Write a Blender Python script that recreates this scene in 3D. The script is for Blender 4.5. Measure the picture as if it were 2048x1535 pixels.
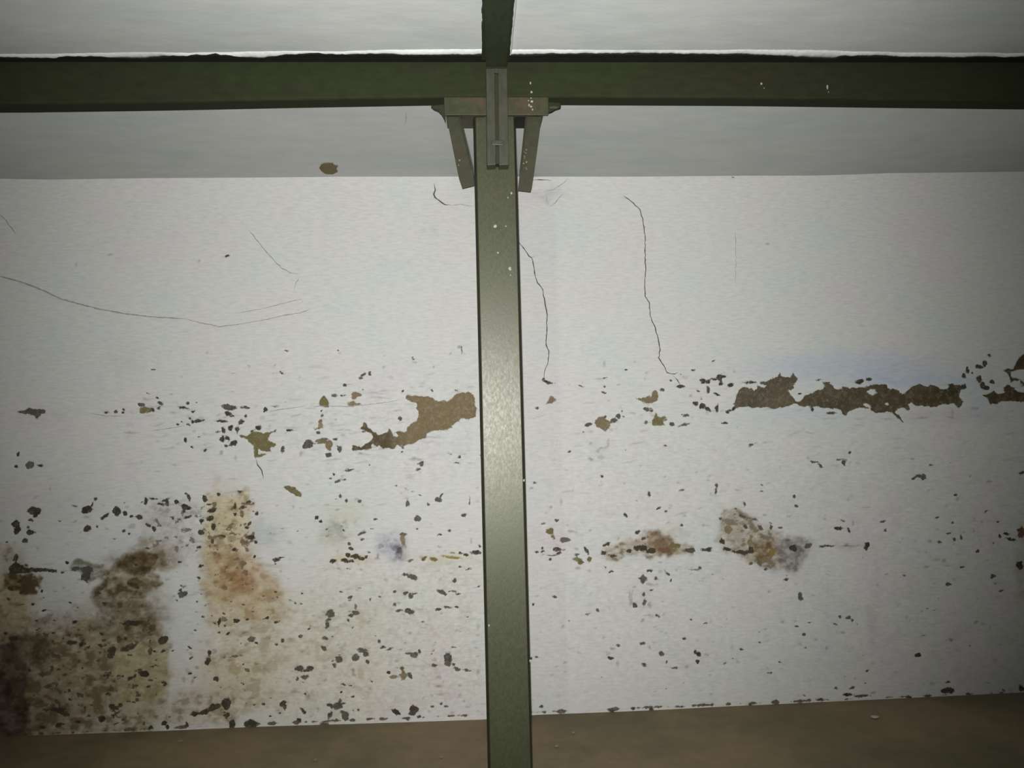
import bpy, bmesh, math, random
import numpy as np
from mathutils import Vector

# ------------------------------------------------------------------ clean
for o in list(bpy.data.objects):
    bpy.data.objects.remove(o, do_unlink=True)
S = bpy.context.scene
COL = S.collection
random.seed(7)
rng = np.random.RandomState(11)

# ------------------------------------------------------------------ camera, light, exposure
F = 1540.0; CX, CY = 1024.0, 767.5            # focal length and centre of the 2048x1535 frame
EYE = np.array([0.0, 0.0, 1.45])
PITCH, ROLL, YAW = math.radians(2.5), -0.02370, 0.05283
DW, ZC = 3.8235, 2.6670                       # distance of the far wall, height of the ceiling
fw = np.array([math.sin(YAW)*math.cos(PITCH), math.cos(YAW)*math.cos(PITCH), math.sin(PITCH)])
rt = np.array([math.cos(YAW), -math.sin(YAW), 0.0]); up = np.cross(rt, fw)
RT = rt*math.cos(ROLL) + up*math.sin(ROLL)
UP = -rt*math.sin(ROLL) + up*math.cos(ROLL)
cd = bpy.data.cameras.new('camera'); cam = bpy.data.objects.new('camera', cd); COL.objects.link(cam)
cd.sensor_width = 36; cd.lens = F/2048*36; cd.clip_start = 0.02; cd.clip_end = 60
from mathutils import Matrix
cam.matrix_world = Matrix(((RT[0], UP[0], -fw[0], EYE[0]), (RT[1], UP[1], -fw[1], EYE[1]),
                           (RT[2], UP[2], -fw[2], EYE[2]), (0, 0, 0, 1)))
S.camera = cam

W = bpy.data.worlds.new('world'); S.world = W; W.use_nodes = True
W.node_tree.nodes['Background'].inputs[0].default_value = (0.5, 0.55, 0.6, 1)
W.node_tree.nodes['Background'].inputs[1].default_value = 0.02

# the phone's flash, just under the lens
ld = bpy.data.lights.new('flash_light', 'SPOT'); ld.energy = 500; ld.color = (1.0, 0.995, 0.97)
ld.spot_size = math.radians(91); ld.spot_blend = 1.0; ld.shadow_soft_size = 0.006
lo = bpy.data.objects.new('flash_light', ld); COL.objects.link(lo)
lo.matrix_world = cam.matrix_world.copy() @ Matrix.Rotation(math.radians(1.6), 4, 'Y') @ Matrix.Rotation(math.radians(6.5), 4, 'X')
lo.scale = (1.0, 1.16, 1.0)   # the reflector throws a wider beam up and down
lo.location = (-0.008, 0.0, 1.425)

S.view_settings.view_transform = 'Standard'; S.view_settings.look = 'None'
S.view_settings.exposure = 0.0; S.view_settings.gamma = 1.0
S.view_settings.use_curve_mapping = False

# ------------------------------------------------------------------ helpers
def at(x, y, Y=None, Z=None):
    """point of the photograph (2048x1535) carried onto the plane y=Y or z=Z"""
    d = fw + RT*(x-CX)/F - UP*(y-CY)/F
    t = (Y-EYE[1])/d[1] if Y is not None else (Z-EYE[2])/d[2]
    return EYE + d*t

def link(name, me, mat=None, parent=None):
    o = bpy.data.objects.new(name, me); COL.objects.link(o)
    if mat is not None: me.materials.append(mat)
    if parent is not None: o.parent = parent
    return o

def mesh(name, verts, faces, mat=None, parent=None, smooth=False, bevel=0):
    me = bpy.data.meshes.new(name); me.from_pydata([tuple(map(float, v)) for v in verts], [], faces); me.update()
    bm = bmesh.new(); bm.from_mesh(me); bmesh.ops.recalc_face_normals(bm, faces=bm.faces); bm.to_mesh(me); bm.free()
    o = link(name, me, mat, parent)
    if bevel:
        m = o.modifiers.new('bevel', 'BEVEL'); m.width = bevel; m.segments = 2; m.limit_method = 'ANGLE'; m.angle_limit = math.radians(35)
    if smooth:
        for p in me.polygons: p.use_smooth = True
    return o

def thing(name, label, cat, loc, group=None):
    o = bpy.data.objects.new(name, None); COL.objects.link(o); o.location = loc; o.empty_display_size = .1
    o['label'] = label; o['category'] = cat
    if group: o['group'] = group
    return o

def local(vs, org): return [Vector(v)-Vector(org) for v in vs]

def prism(name, poly_xz, y0, y1, mat, parent, bevel=0):
    """polygon in the x,z plane pushed from y0 to y1"""
    o3 = Vector(parent.location) if parent is not None else Vector((0, 0, 0))
    n = len(poly_xz)
    v = [Vector((p[0], y0, p[1]))-o3 for p in poly_xz] + [Vector((p[0], y1, p[1]))-o3 for p in poly_xz]
    f = [tuple(range(n)), tuple(range(2*n-1, n-1, -1))] + [(i, (i+1) % n, n+(i+1) % n, n+i) for i in range(n)]
    return mesh(name, v, f, mat, parent, bevel=bevel)

def loft(name, sections, mat, parent, cap=True, closed=True, smooth=False, bevel=0):
    """list of rings (each a list of 3-D points) joined"""
    o3 = Vector(parent.location) if parent is not None else Vector((0, 0, 0))
    n = len(sections[0]); v = [Vector(p)-o3 for s in sections for p in s]; f = []
    for k in range(len(sections)-1):
        for i in range(n if closed else n-1):
            j = (i+1) % n
            f.append((k*n+i, k*n+j, (k+1)*n+j, (k+1)*n+i))
    if cap:
        f.append(tuple(range(n-1, -1, -1))); f.append(tuple(range((len(sections)-1)*n, len(sections)*n)))
    return mesh(name, v, f, mat, parent, smooth=smooth, bevel=bevel)

# numpy value noise, smooth, roughly -1..1
def vnoise(x, y, cell, seed):
    r = np.random.RandomState(seed); G = r.rand(257, 257)*2-1
    gx = x/cell; gy = y/cell
    ix = np.floor(gx).astype(int); iy = np.floor(gy).astype(int)
    fx = gx-ix; fy = gy-iy; fx = fx*fx*(3-2*fx); fy = fy*fy*(3-2*fy)
    ix0 = ix % 257; iy0 = iy % 257; ix1 = (ix+1) % 257; iy1 = (iy+1) % 257
    return (G[iy0, ix0]*(1-fx)*(1-fy)+G[iy0, ix1]*fx*(1-fy)+G[iy1, ix0]*(1-fx)*fy+G[iy1, ix1]*fx*fy)
def fbm(x, y, cell, seed, octv=4, gain=.55):
    s = 0; a = 1; t = 0
    for k in range(octv):
        s = s+a*vnoise(x+k*37.7, y-k*19.3, cell/2**k, seed+k); t += a; a *= gain
    return s/t*1.6

# ------------------------------------------------------------------ materials
def newmat(name):
    m = bpy.data.materials.new(name); m.use_nodes = True
    nt = m.node_tree; b = nt.nodes['Principled BSDF']; return m, nt, b
def N(nt, t, **kw):
    n = nt.nodes.new(t)
    for k, v in kw.items(): setattr(n, k, v)
    return n
def noise(nt, vec, scale, detail=4, rough=.55):
    n = N(nt, 'ShaderNodeTexNoise'); n.inputs['Scale'].default_value = scale; n.inputs['Detail'].default_value = detail
    n.inputs['Roughness'].default_value = rough
    if vec is not None: nt.links.new(vec, n.inputs['Vector'])
    return n
def mathn(nt, op, a, b=None, c=None, clamp=False):
    n = N(nt, 'ShaderNodeMath', operation=op); n.use_clamp = clamp
    for i, v in enumerate((a, b, c)):
        if v is None: continue
        if isinstance(v, (int, float)): n.inputs[i].default_value = v
        else: nt.links.new(v, n.inputs[i])
    return n.outputs[0]
def mixc(nt, fac, a, b, blend='MIX'):
    n = N(nt, 'ShaderNodeMix', data_type='RGBA', blend_type=blend)
    for i, v in ((0, fac), (6, a), (7, b)):
        if isinstance(v, (int, float)): n.inputs[i].default_value = v
        elif isinstance(v, tuple): n.inputs[i].default_value = v
        else: nt.links.new(v, n.inputs[i])
    return n.outputs[2]
def mapping(nt, scale=(1, 1, 1)):
    tc = N(nt, 'ShaderNodeTexCoord'); mp = N(nt, 'ShaderNodeMapping'); mp.inputs['Scale'].default_value = scale
    nt.links.new(tc.outputs['Object'], mp.inputs[0]); return mp.outputs[0]
def ramp(nt, fac, stops):
    n = N(nt, 'ShaderNodeValToRGB'); cr = n.color_ramp
    cr.elements[0].position, cr.elements[0].color = stops[0]; cr.elements[1].position, cr.elements[1].color = stops[-1]
    for p, c in stops[1:-1]:
        e = cr.elements.new(p); e.color = c
    nt.links.new(fac, n.inputs[0]); return n.outputs[0]

def wall_material():
    m, nt, b = newmat('limewashed_plaster')
    L = nt.links.new
    ap = N(nt, 'ShaderNodeAttribute', attribute_name='peel'); ac = N(nt, 'ShaderNodeAttribute', attribute_name='peel_tone')
    st = N(nt, 'ShaderNodeAttribute', attribute_name='stain')
    v = mapping(nt); vs = mapping(nt, (1, 1, 5))
    # ragged edge of the paint film
    n1 = noise(nt, v, 85, 3); n2 = noise(nt, v, 260, 2)
    e = mathn(nt, 'MULTIPLY', mathn(nt, 'SUBTRACT', n1.outputs[0], .5), 5.0)
    e2 = mathn(nt, 'MULTIPLY', mathn(nt, 'SUBTRACT', n2.outputs[0], .5), 2.6)
    s = mathn(nt, 'ADD', mathn(nt, 'ADD', ap.outputs['Fac'], e), e2)
    mask = mathn(nt, 'MULTIPLY_ADD', s, .62, .62, clamp=True)
    ve = noise(nt, v, 60, 4, .7)
    veil = mathn(nt, 'MULTIPLY_ADD', ve.outputs[0], .7, .64, clamp=True)
    mask = mathn(nt, 'MULTIPLY', mask, veil)
    # paint
    br = noise(nt, vs, 22, 6, .65); bl = noise(nt, v, 3.2, 3)
    paint = mixc(nt, 1.0, (0.635, 0.64, 0.62, 1), ramp(nt, br.outputs[0], [(.28, (.86, .865, .87, 1)), (.5, (.985, .985, .98, 1)), (.72, (1.07, 1.07, 1.06, 1))]), 'MULTIPLY')
    tint = ramp(nt, bl.outputs[0], [(.34, (.955, .985, .985, 1)), (.5, (.99, .99, .98, 1)), (.66, (1.0, .965, .985, 1))])
    paint = mixc(nt, 1.0, paint, tint, 'MULTIPLY'); paint = mixc(nt, 1.0, paint, st.outputs['Color'], 'MULTIPLY')
    # bare render
    gr = noise(nt, v, 140, 5, .7)
    bare = mixc(nt, 1.0, ac.outputs['Color'], ramp(nt, gr.outputs[0], [(.3, (.80, .80, .80, 1)), (.7, (1.16, 1.16, 1.16, 1))]), 'MULTIPLY')
    L(mixc(nt, mask, paint, bare), b.inputs['Base Color'])
    L(mathn(nt, 'MULTIPLY_ADD', mask, .15, .78), b.inputs['Roughness']); b.inputs['Specular IOR Level'].default_value = .25
    h = mathn(nt, 'ADD', mathn(nt, 'MULTIPLY', mask, -1.0), mathn(nt, 'MULTIPLY', br.outputs[0], .5))
    bp = N(nt, 'ShaderNodeBump'); bp.inputs['Strength'].default_value = .35; bp.inputs['Distance'].default_value = .0015
    L(h, bp.inputs['Height']); L(bp.outputs[0], b.inputs['Normal'])
    return m
def plain(name, col, rough=.6, nscale=20, amp=.2, stretch=(1, 1, 1), bump=.2, dist=.001, spec=.5, detail=5, col2=None, c2scale=4):
    m, nt, b = newmat(name)
    v = mapping(nt, stretch); n = noise(nt, v, nscale, detail, .6)
    lo, hi = 1-amp, 1+amp
    base = (*col, 1)
    if col2 is not None:
        q = noise(nt, v, c2scale, 4, .6)
        base = mixc(nt, ramp(nt, q.outputs[0], [(.42, (0, 0, 0, 1)), (.62, (1, 1, 1, 1))]), (*col, 1), (*col2, 1))
    c = mixc(nt, 1.0, base, ramp(nt, n.outputs[0], [(.3, (lo, lo, lo, 1)), (.7, (hi, hi, hi, 1))]), 'MULTIPLY')
    nt.links.new(c, b.inputs['Base Color'])
    r = mathn(nt, 'MULTIPLY_ADD', mathn(nt, 'SUBTRACT', n.outputs[0], .5), .25, rough)
    nt.links.new(r, b.inputs['Roughness']); b.inputs['Specular IOR Level'].default_value = spec
    bp = N(nt, 'ShaderNodeBump'); bp.inputs['Strength'].default_value = bump; bp.inputs['Distance'].default_value = dist
    nt.links.new(n.outputs[0], bp.inputs['Height']); nt.links.new(bp.outputs[0], b.inputs['Normal'])
    return m
M_WALL = wall_material()
M_CEIL = plain('ceiling_whitewash', (.535, .545, .53), .8, 7, .06, (1, 2.6, 1), .35, .004, .25, 7, (.50, .53, .51), 1.6)
M_SIDE = plain('side_wall_whitewash', (.50, .50, .48), .85, 7, .10, (1, 1, 3), .3, .003, .25)
M_LIP = plain('fresh_white_plaster', (.60, .615, .60), .7, 60, .08, bump=.5, dist=.003)
M_FLOOR = plain('brown_cement_floor', (.245, .185, .113), .7, 16, .10, (1, 1, 1), .2, .002, .12, 6, (.165, .145, .088), 1.5)
M_COL = plain('olive_gloss_paint', (.036, .041, .019), .42, 170, .14, (1, 1, .55), .3, .0009, .42, 6, (.034, .034, .019), 2.5)
M_COL.node_tree.nodes['Principled BSDF'].inputs['Specular Tint'].default_value = (1.0, .99, .90, 1)
M_EDGE = plain('dark_olive_and_edge_shade', (.022, .022, .011), .6, 60, .2, bump=.2, spec=.2)  # dark olive; on the post corners it stands in for grazing shade
M_BEAM = plain('dark_olive_paint', (.0225, .0270, .0125), .75, 40, .16, (.4, 1, 1), .25, .001, .06, 6, (.0225, .0230, .0130), 3)
M_CAP = plain('rusty_olive_paint', (.033, .035, .017), .6, 45, .22, bump=.3, spec=.25, col2=(.052, .037, .019), c2scale=9)
M_BRACE = plain('brace_olive_paint', (.028, .031, .015), .6, 45, .2, bump=.3, spec=.25, col2=(.031, .027, .015), c2scale=9)
M_STUB = plain('grey_olive_paint', (.033, .034, .021), .55, 60, .22, (1, 1, .3), .3, spec=.35)
M_BLACK = plain('black_paint_and_shade', (.010, .010, .007), .8, 40, .2, spec=.2)  # black paint of the upper flange; also painted shade under the head
M_CRACK = plain('dark_crack', (.11, .105, .095), .9, 200, .3, spec=.1)  # dark grey tone of the stronger cracks
M_HAIR = plain('hairline_crack', (.33, .33, .31), .9, 200, .3, spec=.1)
M_BARE = plain('bare_brown_render', (.17, .135, .075), .9, 120, .3, spec=.15)
M_SPECK = plain('white_paint_speck', (.26, .26, .22), .6, 80, .1)

# ------------------------------------------------------------------ marks on the far wall (photo coordinates, laid on the wall plane)
TONE = {'g': (.095, .092, .074), 'k': (.060, .049, .032), 'b': (.200, .158, .092), 'o': (.165, .140, .062),
        'r': (.170, .095, .050), 'y': (.27, .20, .055), 'p': (.14, .115, .11), 'u': (.085, .065, .038)}
POLYS = []      # (tone, [(x,y)...])
def P(t, pts, ox=0, oy=0, sc=1.0): POLYS.append((t, [(ox+a/sc, oy+b/sc) for a, b in pts]))
# long band right of the column
T1 = (1400, 700, 6.397); T2 = (1700, 680, 5.885)
def cv(T, pts): return [(T[0]+a/T[2], T[1]+b/T[2]) for a, b in pts]
band = cv(T1, [(430,690),(470,560),(530,485),(610,480),(660,500),(690,520),(730,500),(720,455),(770,455),(830,480),(850,450),(760,410),(850,395),(890,380),(960,350),(1000,335),(1010,280),(1040,330),(1110,345),(1160,350),(1185,280),(1220,330),(1260,360),(1220,400),(1190,430),(1215,490),(1130,510),(1150,560),(1200,610),(1250,655),(1290,655),(1360,570),(1450,550),(1500,510),(1580,490),(1610,465),(1570,410),(1660,410),(1700,480),(1750,495),(1810,490),(1820,455),(1900,470),(1910,490)])
band += cv(T2, [(0,565),(150,560),(200,540),(260,520),(380,515),(440,520),(450,560),(550,580),(600,630),(680,600),(750,540),(820,515),(900,550),(960,520),(1030,540),(1100,580),(1150,570),(1170,515),(1310,530),(1360,510),(1370,560),(1310,580),(1290,640),(1310,700),(1340,720),(1310,760),(1290,800),(1220,740),(1050,760),(1040,780),(900,780),(800,765),(720,740),(680,760),(720,800),(690,830),(640,790),(560,800),(540,850),(600,920),(640,970),(600,960),(520,870),(500,840),(320,850),(220,800),(130,790),(0,830)])
band += cv(T1, [(1850,835),(1800,760),(1700,740),(1600,740),(1500,725),(1300,715),(1230,685),(1180,695),(1100,715),(1050,735),(900,750),(860,730),(700,735),(550,720),(480,725)])
POLYS.append(('B', band))
P('B', [(1800,360),(1850,345),(1930,330),(1960,260),(2010,200),(2090,110),(2120,340),(1960,350),(1890,375),(1920,430),(1990,460),(2080,500),(2080,520),(2000,550),(1940,570),(1980,610),(2100,630),(2100,730),(1880,710),(1760,720),(1740,750),(1640,755),(1640,710),(1570,650),(1630,630),(1700,590),(1750,640),(1810,620),(1810,560),(1900,510),(1880,440),(1850,390)], *T2)
# big patch left of the column
P('b', [(810,555),(830,535),(860,540),(900,545),(930,540),(970,550),(1010,555),(1040,580),(1120,580),(1160,560),(1200,525),(1260,512),(1320,520),(1335,560),(1340,620),(1358,640),(1345,700),(1300,718),(1240,715),(1190,755),(1170,780),(1110,808),(1040,800),(980,830),(970,860),(910,880),(870,915),(740,920),(730,945),(640,945),(560,910),(540,950),(440,960),(405,960),(405,920),(470,935),(520,905),(560,870),(540,830),(500,805),(465,790),(490,740),(510,770),(550,810),(600,840),(670,820),(690,790),(710,840),(750,815),(820,815),(840,760),(900,740),(910,680),(890,600),(850,585)], 600, 650, 3.838)
P('o', [(920,870),(1000,880),(1030,850),(1080,840),(1130,850),(1190,845),(1240,830),(1310,795),(1280,825),(1230,850),(1220,890),(1210,930),(1260,940),(1285,980),(1230,1010),(1250,1050),(1190,1040),(1110,1020),(1100,1060),(1190,1065),(1170,1085),(1110,1090),(1080,1100),(1070,1050),(1050,970),(1000,920),(950,900)], 300, 700, 5.12)
P('o', [(565,974),(572,971),(588,972),(594,980),(602,988),(600,994),(592,993),(584,985),(572,979)])
P('g', [(180,320),(200,318),(260,300),(310,288),(350,305),(400,300),(460,298),(455,335),(420,350),(410,380),(370,387),(330,357),(270,342),(200,337)], 0, 760, 5.12)
P('k', [(18,1134),(30,1122),(38,1127),(50,1133),(70,1137),(90,1136),(112,1138),(112,1144),(90,1143),(60,1144),(40,1147),(18,1146)])
P('b', [(1092,808),(1103,791),(1113,800),(1104,805)])
P('b', [(1268,791),(1276,797),(1290,797),(1300,792),(1305,782),(1310,780),(1318,790),(1316,800),(1305,805),(1290,805),(1276,801)])
P('o', [(1304,850),(1310,825),(1318,835),(1332,833),(1326,843),(1330,850)])
P('b', [(1189,845),(1198,834),(1207,832),(1214,840),(1222,843),(1218,855),(1212,863),(1204,858),(1192,853)])
P('o', [(638,806),(641,797),(648,791),(656,800),(661,806),(657,814),(645,813)])
HOLES = [(1744,783,20,12,0),(1735,810,17,7,30),(1775,808,7,6,0),(790,869,11,9,0),(2032,768,26,16,0)]
# chips: x y width height rotation, grouped by tone (faint marks end in f)
CH = {}
CH['k'] = """32 1048 17 14;35 1060 13 14;68 1021 26 15;68 1030 9 10;61 1064 13 10;56 1054 6 7;51 1081 13 9 -30;31 1115 8 14;173 1019 23 13;191 996 7 7;184 1008 4 12 20;213 1030 13 6 -40;204 1036 8 6;174 1057 18 12 -25;193 1052 5 7;233 1021 17 15;250 1026 11 9 -30;278 1035 14 9;264 1032 8 6;246 1062 8 8;259 1067 6 6;291 1002 7 12;306 997 16 4;331 999 13 5 -20;334 1004 7 12;322 1008 12 5;297 1050 12 6 20;307 1057 6 11 -30;353 1002 8 7;36 909 7 8;32 932 6 7;80 930 11 6
372 986 6 5;377 995 6 14 -15;408 996 8 12 -25;418 1009 8 4;436 988 8 7 -40;479 982 9 4;372 1014 20 9 15;368 1022 6 6;376 1034 17 5 -20;424 1020 16 10 -25;419 1036 18 9;426 1054 11 13;402 1041 8 7;401 1063 11 9;496 1005 9 9;486 1014 15 7 -20;470 1012 5 12;470 1029 6 6;499 1047 8 8;495 1054 9 6;500 1075 17 9;511 1083 6 6;469 1099 13 5;445 1073 15 5 15;424 1081 7 10;514 1027 6 9;634 1034 9 7;642 1042 6 5;553 1119 13 7;563 1114 14 2 -15;550 1128 8 4;509 1113 7 6;401 1131 9 7;365 1172 13 4
665 1122 15 7;689 1121 16 7;696 1110 11 8;710 1112 20 9;703 1122 14 6;721 1117 12 7;733 1113 8 6 -30;932 1110 12 5 20;921 1105 8 5;951 1105 21 7;959 1092 6 6
222 1306 15 21 25;222 1300 20 10 -25;257 1295 34 9 -22;325 1280 19 14 -40;288 1347 20 11 15;269 1351 7 6;327 1366 9 9;26 1276 18 8;23 1292 6 22;144 1285 22 8;162 1288 9 10;115 1420 34 8 8;128 1428 20 6 25;84 1455 12 5;155 1444 12 4;116 1450 13 7 -35;228 1414 22 9 15;241 1409 9 6;225 1432 6 10;202 1436 15 13;301 1454 9 9;329 1446 12 8;334 1454 10 8;262 1245 38 9;148 1243 12 7
452 1407 19 22;452 1430 12 9;428 1413 24 11 -20;408 1423 24 11 -25;388 1427 18 11;502 1447 27 18;464 1448 13 16;372 1450 8 12;566 1407 12 11;570 1415 6 9;604 1420 16 6 45;609 1424 8 5 -40;597 1440 8 9;432 1359 10 9;415 1322 9 16 15;418 1305 6 14;472 1241 13 8;494 1239 8 5;534 1236 9 5 -20;438 1243 6 15;792 1424 18 8 35;827 1419 18 14;823 1427 14 8;839 1433 9 5;777 1344 9 7;304 819 9 8;366 815 20 4 8;375 806 7 4 -35;386 823 9 4;379 837 5 6;384 843 6 8;397 841 20 6 -8;356 849 6 4;375 848 5 4;364 843 4 4;372 879 6 9;384 893 7 5;410 900 8 5 -30;531 818 9 8;548 812 8 3;456 827 12 7;464 832 9 4;443 842 20 5;483 843 10 8 -30;491 831 4 6;461 855 11 10;447 860 8 11;474 858 8 13;445 877 9 13;455 876 7 11;466 886 17 8 -28;452 891 9 5;516 855 13 10;505 862 10 4 -20;578 860 11 5;231 822 8 6;212 824 9 4;247 818 5 5;246 824 5 4;456 512 12 5
1088 758 6 8;1096 764 20 6 12;1085 1096 5 7;1085 1103 7 4;1073 1103 9 4;1113 1098 14 7;1120 1099 16 3;1117 1106 9 6;1103 1110 18 2;1101 1119 6 6;1173 1101 6 15 -30;1259 1101 12 7;1281 1096 26 11;1303 1101 22 10;1207 1105 14 7;1226 1111 16 5;1213 1088 16 5 -30;1407 1099 7 5;1415 1098 22 6 -5;1361 773 14 6;1446 1082 9 12;1456 1098 17 7;1486 1104 40 7;1503 1100 12 14;1654 1091 28 3;1646 1092 7 6;1677 1057 15 7 10;1697 1060 12 5 55;1735 1089 9 10;1733 1096 6 8;1587 1096 15 10;1221 1315 12 6;1400 1309 9 11;1391 1304 6 9 -30;1395 1323 8 8 -40;1083 1411 8 6 20;2000 1071 6 8;2014 1067 11 7;2022 1078 22 5 12;2041 1130 12 16;1406 761 12 9;1416 762 10 7;1428 758 16 3;1440 756 11 14;1447 753 11 5;1441 766 7 9;1462 769 13 8 -35;1416 780 6 15 -10;1434 789 13 5 20;1405 811 9 10;1415 818 18 6 28;1434 816 7 16 8;1454 824 8 7;1470 816 13 6 -30;1462 820 9 3;1451 846 12 5;1505 764 13 5;1495 765 18 3;1600 787 9 4;1638 759 11 3;1624 817 7 10;1664 826 18 5;1391 807 10 9;1719 763 15 8;1737 759 12 6;1935 739 7 12;1929 752 7 9 -30;1945 746 4 4;1958 733 14 7;1969 727 8 12;1979 711 9 5;1958 758 9 12;1964 768 10 12 -35;1972 774 11 8;1985 764 8 9 -40
1836 1309 11 8;1895 1380 26 13;1697 1389 18 6;1819 1393 10 5;2042 1377 10 12;1226 1420 20 5;1303 1417 10 8;1265 1416 8 7;1640 1398 16 4;1725 1391 30 5;1500 1408 12 3;1360 1413 14 3"""
CH['g'] = """150 1137 14 8;172 1139 28 11;171 1153 20 17;365 1189 17 13;680 991 6 8;693 1001 6 7;718 1002 8 8;815 1006 7 12;877 999 12 11;883 991 4 9 30;857 1007 6 6;835 1036 14 10 15;928 1030 11 7;939 1001 2 14;880 1069 8 6;724 1066 14 5 -15;717 1071 6 3;698 1087 8 7;702 1096 6 8 -30;807 1067 15 7;824 1153 19 10 12;812 1148 16 3;910 1160 10 8;937 1138 11 4 -30;920 1133 8 4;884 1184 21 10 30;811 1186 11 6;821 1192 9 10;829 1187 10 3;790 1182 5 7;906 1182 14 3;918 1188 10 4;789 1209 6 7;700 1194 8 6;710 1225 15 9;701 1231 7 5;696 1241 6 6;798 1221 14 5;818 1222 20 10;877 1218 12 5;895 1214 14 5 10;759 1282 8 7;766 1294 9 5;779 1297 14 4 -18;724 1300 18 10;731 1308 8 10;735 1324 7 7;678 1319 16 11;710 1315 14 13;668 1330 5 9;828 1309 14 12;818 1306 14 3;838 1303 5 9;896 1315 13 20;896 1327 14 8;869 1330 11 6;908 1327 6 6;914 1337 14 6 22;934 1340 16 3 10;821 1350 8 12 -20;675 1411 20 14;679 1401 6 9;660 1410 14 7 35;687 1407 8 5;690 1430 15 18 -20;660 1430 7 13 30;811 1436 16 5;740 1437 16 5;648 1449 18 9;706 1420 4 3;716 1420 4 6;865 1413 7 6;883 1406 6 5;892 1412 8 5
599 1336 19 11;620 1336 16 10;610 1341 20 5;609 1354 18 8;592 1357 6 6;650 1275 11 8;648 1296 14 8 40;502 1278 17 10;564 1280 7 9;553 1288 8 5;602 1271 10 7;660 1226 17 13;657 1238 9 6 -40;654 1250 9 13
1113 1039 6 6;1203 953 5 5;1298 987 5 10 -10;1252 1030 6 10 -20;1317 1016 9 5 -20;1331 1023 6 5;1363 1049 7 7;1379 1100 18 8;1276 1064 11 8;1286 1077 7 7;1286 1158 16 14;1300 1141 10 6;1312 1156 7 6;1335 1146 14 4 50;1343 1160 6 6;1287 1189 6 9;1289 1205 7 12;1271 1210 9 9;1110 1193 9 6;1222 1143 8 4;1400 1136 7 7;1389 1139 18 2;1196 1220 8 6;1067 1208 5 6;1383 1239 7 4;1286 1287 9 6;1322 1306 11 8 15;1333 1324 3 6;1349 1335 13 4;1287 1329 11 6 20;1433 971 5 9 12;1431 982 4 10 12;1524 982 5 4;1590 992 6 7;1592 1012 8 6 -30;1489 1008 5 9 -20;1440 1036 8 8;1485 1032 14 5 15;1505 1038 18 2 15;1521 1054 14 6 45;1543 1055 8 8;1561 1055 7 4;1491 1053 8 8;1531 1138 8 5;1616 1091 12 11;1573 1158 10 5;1601 1192 7 14;1601 1197 10 8;1838 951 12 6;1847 953 12 9;1767 1043 11 5;1897 1066 8 5;1908 1078 8 6;1923 1074 6 9 -20;1878 1084 10 5 15;1955 1101 6 7;1986 1152 10 8;1897 1169 11 7;2044 945 12 6;1698 1234 12 8;1681 1234 6 5;1704 1241 6 6;1609 1267 8 8;1484 1298 7 4;1704 1375 12 4 -20;1897 1364 9 4;1371 830 15 5;1367 849 20 5 -15;1343 848 11 7;1296 817 14 9;1303 822 7 6;1293 844 5 6;1177 849 16 6 -22;1227 840 13 9 -20;1238 832 9 10;1138 903 7 5;1627 923 18 4 8;1641 930 12 6 38;1681 919 18 3;1689 925 7 11 -25;1501 890 11 5;1700 905 6 5;1208 784 9 4;1210 772 4 5;1075 815 6 5;1465 352 8 8
668 790 13 6;684 790 10 3;690 771 8 6;720 755 8 8;726 748 10 4 -20;739 745 5 9;636 865 7 5;642 821 5 5;645 830 5 5;616 888 20 15 -25;679 897 11 14;656 909 12 9;669 878 9 4;842 927 12 9;918 913 6 7;914 925 10 4;676 961 14 6 -20;688 959 8 3;668 949 6 5;660 957 6 3;697 940 20 3 -10;800 838 8 9;923 700 3 14;321 806 9 7;318 816 6 5;457 814 28 10 6;490 815 17 5;566 899 9 14;283 810 11 8;301 819 11 7;58 929 17 14"""
CH['b'] = """713 789 18 9;707 794 9 8;704 807 17 10;714 808 12 4;640 852 10 11;640 842 7 11;633 857 15 3;644 883 24 8;658 890 13 18;648 878 14 6;806 1080 9 26;788 1353 17 7;807 1350 16 10;1457 1059 13 15;1500 1085 12 12;1529 1119 22 11;447 1237 12 9;470 1312 24 4 -10;494 1339 9 8 30;488 1084 12 9;712 1214 4 14;904 1105 8 3"""
CH['o'] = """291 820 22 12;807 1348 8 20;805 1336 8 8;1100 1062 14 11;1106 1072 7 9 -20;1155 1118 20 6;1179 1118 10 11;1162 1125 16 9;1519 1126 10 9;1503 1127 9 7;867 1118 16 7 15;848 1116 10 7 -30;821 1121 12 4 -15;1349 1091 22 9"""
CH['r'] = """1330 1100 24 9;2043 1064 14 18;710 1112 12 4"""
CH['y'] = """904 1114 38 6 5;1545 1103 12 13"""
CH['p'] = """1129 1079 20 12"""
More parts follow.
